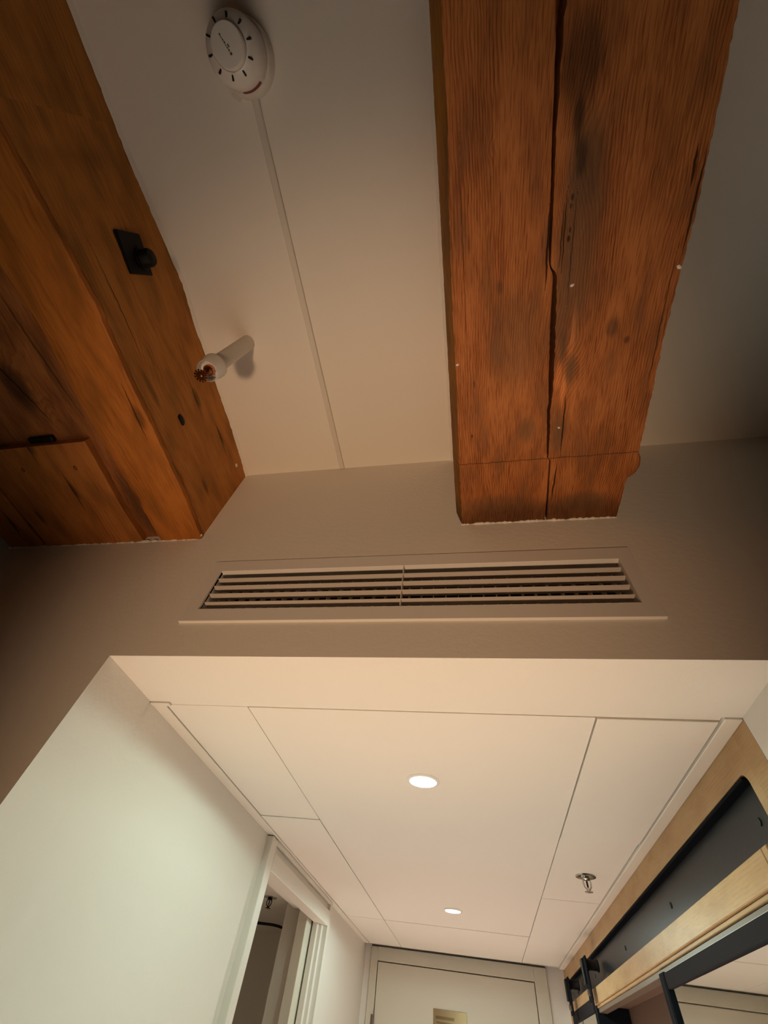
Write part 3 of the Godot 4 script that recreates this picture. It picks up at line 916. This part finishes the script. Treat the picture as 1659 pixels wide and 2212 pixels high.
func wardrobe_wall() -> void:
	# oak lining of the corridor's right side with a slot for the steel rail
	var b := MB.new()
	b.box(0.535, 0.56, FL, 0.56, -0.845, -1.0)
	b.box(0.535, 0.56, 0.285, 0.56, -1.0, -3.9)
	b.box(0.503, 0.56, FL, 0.30, -3.72, -3.9)
	var wall := struct("wall_corridor_right", b, M.plaster)
	# the lining, cut out with a rounded corner at the near end of the slot
	var ol := MB.new()
	var x := 0.503
	var zc := -0.925
	var yt := 0.391
	var rad := 0.020
	var outline := PackedVector2Array([Vector2(-0.841, LOW + 0.012), Vector2(-0.841, FL), Vector2(zc, FL), Vector2(zc, yt - rad)])
	for i in range(1, 8):
		var a := PI / 2 * i / 8.0
		outline.append(Vector2(zc - rad + rad * cos(a), yt - rad + rad * sin(a)))
	outline.append_array([Vector2(zc - rad, yt), Vector2(-3.885, yt), Vector2(-3.885, LOW + 0.012)])
	var idx := Geometry2D.triangulate_polygon(outline)
	for k in range(0, idx.size(), 3):
		var pts := []
		for e in 3:
			pts.append(Vector3(x, outline[idx[k + e]].y, outline[idx[k + e]].x))
		ol.flat(pts, Vector3(-1, 0, 0), Vector2.ZERO)
	for k in outline.size():
		var p := outline[k]
		var q := outline[(k + 1) % outline.size()]
		var mid := (p + q) / 2.0 + Vector2(-(q - p).y, (q - p).x).normalized() * 0.0002
		var inward := 1.0 if Geometry2D.is_point_in_polygon(mid, outline) else -1.0
		var nn := Vector2((q - p).y, -(q - p).x) * inward
		ol.flat([Vector3(x, p.y, p.x), Vector3(x, q.y, q.x), Vector3(x + 0.032, q.y, q.x), Vector3(x + 0.032, p.y, p.x)], Vector3(0, nn.y, nn.x), Vector2(p.x, 0))
	obj("oak_panel", ol, M.oak, wall)
	# steel channel in the slot
	var r := thing("steel_rail", Vector3(0.52, 0.28, -2.4), "long dark steel sliding-door rail let into the oak lining", "rail")
	part_box("web", r, M.steel, [0.522, 0.534, 0.285, yt - 0.002, -0.927, -3.88], 0.001)
	part_box("flange", r, M.steel_dark, [0.5025, 0.524, yt - 0.0065, yt - 0.0015, -0.945, -3.88], 0.001)
	for z in [-0.995, -1.62, -2.25, -2.95, -3.55]:
		var s := MB.new()
		s.lathe([Vector2(0.0068, 0.0), Vector2(0.006, 0.0022), Vector2(0.0, 0.003)], Transform3D(Basis(Vector3(0, 0, 1), Vector3(-1, 0, 0), Vector3(0, 1, 0)), Vector3(0.522, 0.335, z)), 14)
		obj("screw", s, M.black, r)
	# oak fascia below the rail, a joint near its near end
	var f := thing("oak_fascia", Vector3(0.485, 0.232, -1.85), "light oak fascia board below the dark steel rail", "board")
	part_box("board", f, M.oak_light, [0.470, 0.500, 0.2335, 0.2775, -0.9345, -2.805], 0.0015)
	part_box("end_piece", f, M.oak_light, [0.4702, 0.500, 0.10, 0.2775, -0.914, -0.9335], 0.0015)
	part_box("moulding", f, M.oak, [0.476, 0.500, 0.2265, 0.2334, -0.936, -2.80], 0.001)
	# aluminium track under it
	var tr := thing("sliding_track", Vector3(0.49, 0.205, -1.85), "grey metal door track under the oak fascia", "track")
	part_box("track_body", tr, M.alu, [0.481, 0.512, 0.2145, 0.2262, -0.936, -2.80], 0.001)
	part_box("track_highlight", tr, M.trim, [0.478, 0.4805, 0.2125, 0.2175, -0.936, -1.70], 0.0005)  # white strip painted in for the light caught along the gap
	# framed mirror leaf, near
	var m := thing("mirror_door", Vector3(0.487, FL + 0.01, -1.35), "near sliding mirror door in a black frame, reflecting the corridor", "mirror", "mirror sliding doors")
	part_box("top_frame", m, M.frame, [0.474, 0.500, 0.187, 0.2155, -0.937, -1.705], 0.0015)
	part_box("side_frame", m, M.steel_dark, [0.472, 0.500, FL + 0.01, 0.2175, -1.70, -1.745], 0.0015)
	part_box("side_frame", m, M.steel_dark, [0.474, 0.500, FL + 0.01, 0.187, -0.937, -0.96], 0.0015)
	part_box("frame_bead", m, M.frame, [0.4705, 0.4725, FL + 0.01, 0.212, -1.708, -1.714], 0.0005)
	part_box("bottom_frame", m, M.frame, [0.474, 0.500, FL + 0.01, FL + 0.05, -0.96, -1.70], 0.0015)
	part_box("mirror_pane", m, M.mirror, [0.480, 0.486, FL + 0.05, 0.187, -0.96, -1.70], 0.0)
	# closet behind the open stretch
	b = MB.new()
	b.box(0.512, 0.62, 0.236, 0.285, -0.94, -2.86)
	struct("ceiling", b, M.closet)
	b = MB.new(); b.box(0.60, 0.9, FL, 0.24, -0.9, -2.86)
	b.box(0.50, 1.1, FL, 0.24, -0.9, -0.95)
	struct("wall_closet_back", b, M.closet)
	var nv := thing("closet_side_panel", Vector3(0.53, FL, -2.81), "dark navy side panel of the open closet at the far end", "panel")
	part_box("panel", nv, M.navy, [0.472, 0.599, FL, 0.2355, -2.795, -2.83], 0.001)
	# far leaf hanging from the rail
	var g := thing("mirror_door", Vector3(0.487, FL + 0.01, -3.25), "far sliding mirror door hung from the rail by black straps", "mirror", "mirror sliding doors")
	part_box("head_board", g, M.oak_light, [0.476, 0.500, 0.2615, 0.2935, -2.94, -3.66], 0.001)
	part_box("top_frame", g, M.frame, [0.4765, 0.500, 0.2215, 0.2605, -2.90, -3.60], 0.001)
	part_box("side_frame", g, M.steel_dark, [0.4765, 0.500, FL + 0.01, 0.2215, -3.52, -3.60], 0.001)
	part_box("mirror_pane", g, M.mirror, [0.482, 0.487, FL + 0.01, 0.2215, -2.90, -3.52], 0.0)
	part_box("end_strip", g, M.oak_light, [0.476, 0.500, FL + 0.01, 0.2610, -3.605, -3.66], 0.001)
	# hangers
	var hs := [[-2.745, "nearer black strap hanger on the rail, at the fascia's far end"], [-3.385, "farther black strap hanger on the rail, over the far mirror door"]]
	var first: Node3D = null
	for h in hs:
		if first:
			copy(first, "door_hanger", Vector3(0.46, 0.24, h[0]), h[1])
			continue
		var k := thing("door_hanger", Vector3(0.46, 0.24, h[0]), h[1], "hanger", "strap hangers on the rail")
		first = k
		var zz: float = h[0]
		part_box("strap", k, M.steel_dark, [0.448, 0.454, 0.238, 0.366, zz - 0.042, zz + 0.042], 0.001)
		part_box("stiffener", k, M.black, [0.438, 0.449, 0.285, 0.362, zz - 0.040, zz - 0.005], 0.002)
		var w := MB.new()
		w.lathe([Vector2(0.0, -0.02), Vector2(0.019, -0.02), Vector2(0.021, -0.016), Vector2(0.017, -0.010), Vector2(0.017, 0.020), Vector2(0.021, 0.026), Vector2(0.019, 0.030), Vector2(0, 0.030)], Transform3D(Basis(Vector3(0, 0, 1), Vector3(1, 0, 0), Vector3(0, 1, 0)), Vector3(0.478, 0.345, zz - 0.01)), 24)
		obj("roller", w, M.black, k)
		w = MB.new()
		w.lathe([Vector2(0.010, 0.0), Vector2(0.010, 0.008), Vector2(0.007, 0.010), Vector2(0, 0.010)], Transform3D(Basis(Vector3(0, 0, 1), Vector3(-1, 0, 0), Vector3(0, 1, 0)), Vector3(0.448, 0.262, zz)), 12)
		obj("bolt", w, M.alu, k)


func downlights() -> void:
	var said := ["nearer lit round downlight in the big middle panel of the corridor ceiling", "farther lit round downlight, near the corridor end door"]
	for k in 2:
		var t := thing("downlight", LAMPS[k], said[k], "light", "round corridor downlights")
		var tr := Transform3D(Basis.IDENTITY, LAMPS[k])
		var b := MB.new()
		b.lathe([Vector2(0.0338, 0.0085), Vector2(0.0338, -0.0012), Vector2(0.0350, -0.0028), Vector2(0.0405, -0.0024), Vector2(0.0440, -0.0008), Vector2(0.0445, 0.003)], tr, 48)
		obj("rim", b, M.enamel, t)
		b = MB.new()
		b.lathe([Vector2(0.0338, 0.0075), Vector2(0.0, 0.0075)], tr, 48)
		obj("lamp_face", b, M.glow, t)
		# wide spill from the face, and the main beam straight down
		var l := SpotLight3D.new()
		l.name = "spill_light"
		l.spot_angle = 87.0
		l.spot_angle_attenuation = 0.1
		l.light_size = 0.02
		l.light_color = Color(0.88, 1.0, 0.93) if k == 0 else Color(0.88, 1.0, 0.96)
		l.light_energy = SPILL[k]
		l.spot_range = 12.0
		l.spot_attenuation = 2.0
		l.shadow_enabled = true
		l.rotation_degrees = Vector3(-90, 0, 0)
		l.position = Vector3(0, 0.0065, 0)
		t.add_child(l)
		var d := SpotLight3D.new()
		d.name = "beam_light"
		d.spot_angle = 45.0
		d.spot_angle_attenuation = 0.8
		d.light_size = 0.02
		d.light_color = Color(0.92, 0.99, 1.0) if k == 0 else Color(1.0, 0.95, 0.98)
		d.light_energy = BEAM[k]
		d.spot_range = 12.0
		d.spot_attenuation = 2.0
		d.shadow_enabled = true
		d.rotation_degrees = Vector3(-90, 0, 0)
		d.position = Vector3(0, 0.0060, 0)
		t.add_child(d)


# unseen fill light, added to brighten the beams and the header wall
func unseen_fill_light() -> void:
	var at := Vector3(-0.19, FL, 0.48)
	var t := thing("unseen_fill_light", at, "added warm fill light, unseen, on the room floor under the beams", "light")
	var b := MB.new()
	b.lathe([Vector2(0.0, 0.012), Vector2(0.060, 0.012), Vector2(0.065, 0.008), Vector2(0.065, 0.0), Vector2(0.0, 0.0)], Transform3D(Basis.IDENTITY, at), 32)
	b.tube([at + Vector3(0, 0.01, 0), at + Vector3(0, 0.16, 0)], 0.008, 10)
	obj("stand", b, M.black, t)
	var head := at + Vector3(0, 0.20, 0)
	var aim := (Vector3(-0.22, 0.85, -0.68) - head).normalized()
	var side := aim.cross(Vector3.RIGHT).normalized()
	var tr := Transform3D(Basis(side.cross(aim) * -1.0, aim, side), head)
	b = MB.new()
	b.lathe([Vector2(0.0, -0.06), Vector2(0.06, -0.052), Vector2(0.112, -0.01), Vector2(0.118, 0.05), Vector2(0.113, 0.05), Vector2(0.108, 0.03)], tr, 32)
	obj("head", b, M.black, t)
	b = MB.new()
	b.lathe([Vector2(0.0, 0.022), Vector2(0.107, 0.022), Vector2(0.107, 0.018), Vector2(0.0, 0.018)], tr, 32)
	obj("lens", b, M.fill_glow, t)
	var l := SpotLight3D.new()
	l.name = "fill_light"
	l.spot_angle = 22.5
	l.spot_angle_attenuation = 1.0
	l.light_size = 0.10
	l.light_color = FILL_COLOR
	l.light_energy = FILL_LIGHT * 2.0
	l.spot_range = 12.0
	l.spot_attenuation = 2.0
	l.shadow_enabled = true
	l.transform = Transform3D(Basis.looking_at(aim, Vector3(1, 0, 0)), head - at + aim * 0.13)
	t.add_child(l)


func smoke_detector() -> void:
	var at := Vector3(-0.366, CEIL, 0.296)
	var t := thing("smoke_detector", at, "round white smoke detector at the end of the surface cable raceway", "detector")
	var tr := Transform3D(Basis.IDENTITY, at)
	var b := MB.new()
	b.lathe([Vector2(0.0590, 0.0), Vector2(0.0590, -0.012), Vector2(0.0580, -0.022), Vector2(0.0555, -0.026), Vector2(0.050, -0.027)], tr, 64)
	obj("base", b, M.plastic_aged, t)
	b = MB.new()
	b.lathe([Vector2(0.0500, -0.024), Vector2(0.0530, -0.030), Vector2(0.0535, -0.060), Vector2(0.0520, -0.069), Vector2(0.0480, -0.0755), Vector2(0.0365, -0.0855), Vector2(0.0330, -0.0870)], tr, 64)
	obj("body", b, M.plastic, t)
	b = MB.new()
	b.lathe([Vector2(0.0325, -0.0855), Vector2(0.0318, -0.0945), Vector2(0.0300, -0.0975), Vector2(0.0255, -0.0985), Vector2(0.0, -0.0990)], tr, 56)
	obj("cap", b, M.plastic, t)
	# smoke slots round the shoulder
	for k in 10:
		var a := TAU * k / 10.0 + 0.1
		var s := MB.new()
		var d := Vector3(cos(a), 0, sin(a))
		s.box(-0.0050, 0.0050, -0.0022, 0.0022, -0.0015, 0.0015, 0.0005, Transform3D(Basis(d, Vector3.UP, Vector3(-d.z, 0, d.x).normalized() * -1.0), at + d * 0.0395 + Vector3(0, -0.0836, 0)))
		obj("slot", s, M.black, t)
	# faded print on the cap: a slanted word and a small mark, not legible
	var p := MB.new()
	var rot := Transform3D(Basis(Vector3.UP, -0.45), at + Vector3(-0.002, -0.0991, 0.002))
	for k in 7:
		var z := -0.012 + k * 0.004
		p.box(-0.0012, 0.0012 - 0.0005 * (k % 3), -0.0002, 0.0004, z, z + 0.0030, 0.0, rot)
	p.box(-0.0018, 0.0018, -0.0002, 0.0004, -0.0175, -0.0142, 0.0, rot)
	p.box(0.0022, 0.0042, -0.0002, 0.0004, -0.008, -0.003, 0.0, rot)
	obj("print", p, plain(Color(0.30, 0.27, 0.27), 0.6), t)
	# dark red indicator strip on the side
	b = MB.new()
	b.lathe([Vector2(0.0530, -0.036), Vector2(0.0545, -0.0365), Vector2(0.0547, -0.046), Vector2(0.0532, -0.0465)], tr, 16, -PI * 0.5 - 0.15, -PI * 0.5 + 0.62)
	obj("indicator_strip", b, M.red, t)
	b = MB.new()
	var d := Vector3(cos(-2.25), 0, sin(-2.25))
	b.box(-0.006, 0.007, -0.006, 0.0, -0.010, 0.010, 0.0015, Transform3D(Basis(d, Vector3.UP, d.cross(Vector3.UP)), at + d * 0.0585))
	obj("base_tab", b, M.plastic_aged, t)


func raceway() -> void:
	var b := MB.new()
	b.box(-0.3730, -0.3580, CEIL - 0.0085, CEIL, ZW + 0.003, 0.243, 0.0012)
	var o := obj("cable_raceway", b, M.plastic_aged)
	tag(o, "thin white cable raceway running along the plaster ceiling from the smoke detector", "conduit")


func sprinkler_head(t: Node3D, at: Vector3, s: float, frame: Material, bulb: Material) -> void:
	var tr := Transform3D(Basis.IDENTITY.scaled(Vector3.ONE * s), at)
	var b := MB.new()
	b.lathe([Vector2(0.0, 0.004), Vector2(0.011, 0.004), Vector2(0.011, -0.006), Vector2(0.008, -0.009), Vector2(0.0, -0.009)], tr, 20)
	obj("body", b, frame, t)
	b = MB.new()
	for q in [-1.0, 1.0]:
		b.tube([at + Vector3(q * 0.0095, -0.006, 0) * s, at + Vector3(q * 0.0125, -0.014, 0) * s, at + Vector3(q * 0.010, -0.026, 0) * s, at + Vector3(q * 0.003, -0.034, 0) * s], 0.0024 * s, 8)
	b.lathe([Vector2(0.0, -0.030), Vector2(0.0042, -0.031), Vector2(0.0042, -0.039), Vector2(0.0, -0.040)], tr, 12)
	obj("frame_arms", b, frame, t)
	b = MB.new()
	b.lathe([Vector2(0.0, -0.009), Vector2(0.0032, -0.012), Vector2(0.0032, -0.025), Vector2(0.0, -0.031)], tr, 12)
	obj("bulb", b, bulb, t)
	b = MB.new()
	for k in 12:
		var a := TAU * k / 12.0
		var d := Vector3(cos(a), 0, sin(a))
		b.box(0.003, 0.0135, -0.0006, 0.0006, -0.0020, 0.0020, 0.0002, Transform3D(Basis(d * s, Vector3.UP * s, d.cross(Vector3.UP) * s), at + Vector3(0, -0.0385, 0) * s))
	b.lathe([Vector2(0.0, -0.0378), Vector2(0.008, -0.0378), Vector2(0.008, -0.0392), Vector2(0.0, -0.0392)], tr, 20)
	obj("deflector", b, frame, t)


func sprinklers() -> void:
	# on a dropped pipe between the beams
	var at := Vector3(-0.555, CEIL, -0.230)
	var t := thing("sprinkler", at, "fire sprinkler on a white dropped pipe beside the left timber beam", "sprinkler", "fire sprinklers")
	var tr := Transform3D(Basis.IDENTITY, at)
	var b := MB.new()
	b.lathe([Vector2(0.0200, 0.0), Vector2(0.0200, -0.237), Vector2(0.0, -0.237)], tr, 36)
	obj("drop_pipe", b, M.ceiling_paint, t)
	b = MB.new()
	b.lathe([Vector2(0.0205, -0.212), Vector2(0.0285, -0.212), Vector2(0.0297, -0.214), Vector2(0.0292, -0.222), Vector2(0.0262, -0.228), Vector2(0.0252, -0.256), Vector2(0.0234, -0.258), Vector2(0.0222, -0.254), Vector2(0.0207, -0.241), Vector2(0.0, -0.241)], tr, 40)
	obj("cup", b, M.plastic, t)
	sprinkler_head(t, at + Vector3(0, -0.244, 0), 1.15, M.brass, M.bulb_red)
	# flush one in the corridor ceiling
	at = Vector3(0.3735, LOW, -1.917)
	t = thing("sprinkler", at, "fire sprinkler hanging below the right-hand corridor ceiling panel", "sprinkler", "fire sprinklers")
	b = MB.new()
	b.lathe([Vector2(0.0130, 0.012), Vector2(0.0150, 0.0), Vector2(0.0290, -0.0035), Vector2(0.0330, -0.0025), Vector2(0.0340, 0.002)], Transform3D(Basis.IDENTITY, at), 40)
	obj("escutcheon", b, M.chrome, t)
	sprinkler_head(t, at + Vector3(0, -0.002, 0), 1.0, M.chrome, M.bulb_red)
	# one in the dark bathroom
	at = Vector3(-1.022, 0.43, -2.672)
	t = thing("sprinkler", at, "dark fire sprinkler on the ceiling of the unlit room through the doorway", "sprinkler", "fire sprinklers")
	b = MB.new()
	b.lathe([Vector2(0.0130, 0.004), Vector2(0.0150, 0.0), Vector2(0.0290, -0.0035), Vector2(0.0330, -0.0025), Vector2(0.0340, 0.002)], Transform3D(Basis.IDENTITY, at), 30)
	obj("escutcheon", b, M.chrome, t)
	sprinkler_head(t, at + Vector3(0, -0.002, 0), 1.0, M.iron, M.bulb_red)
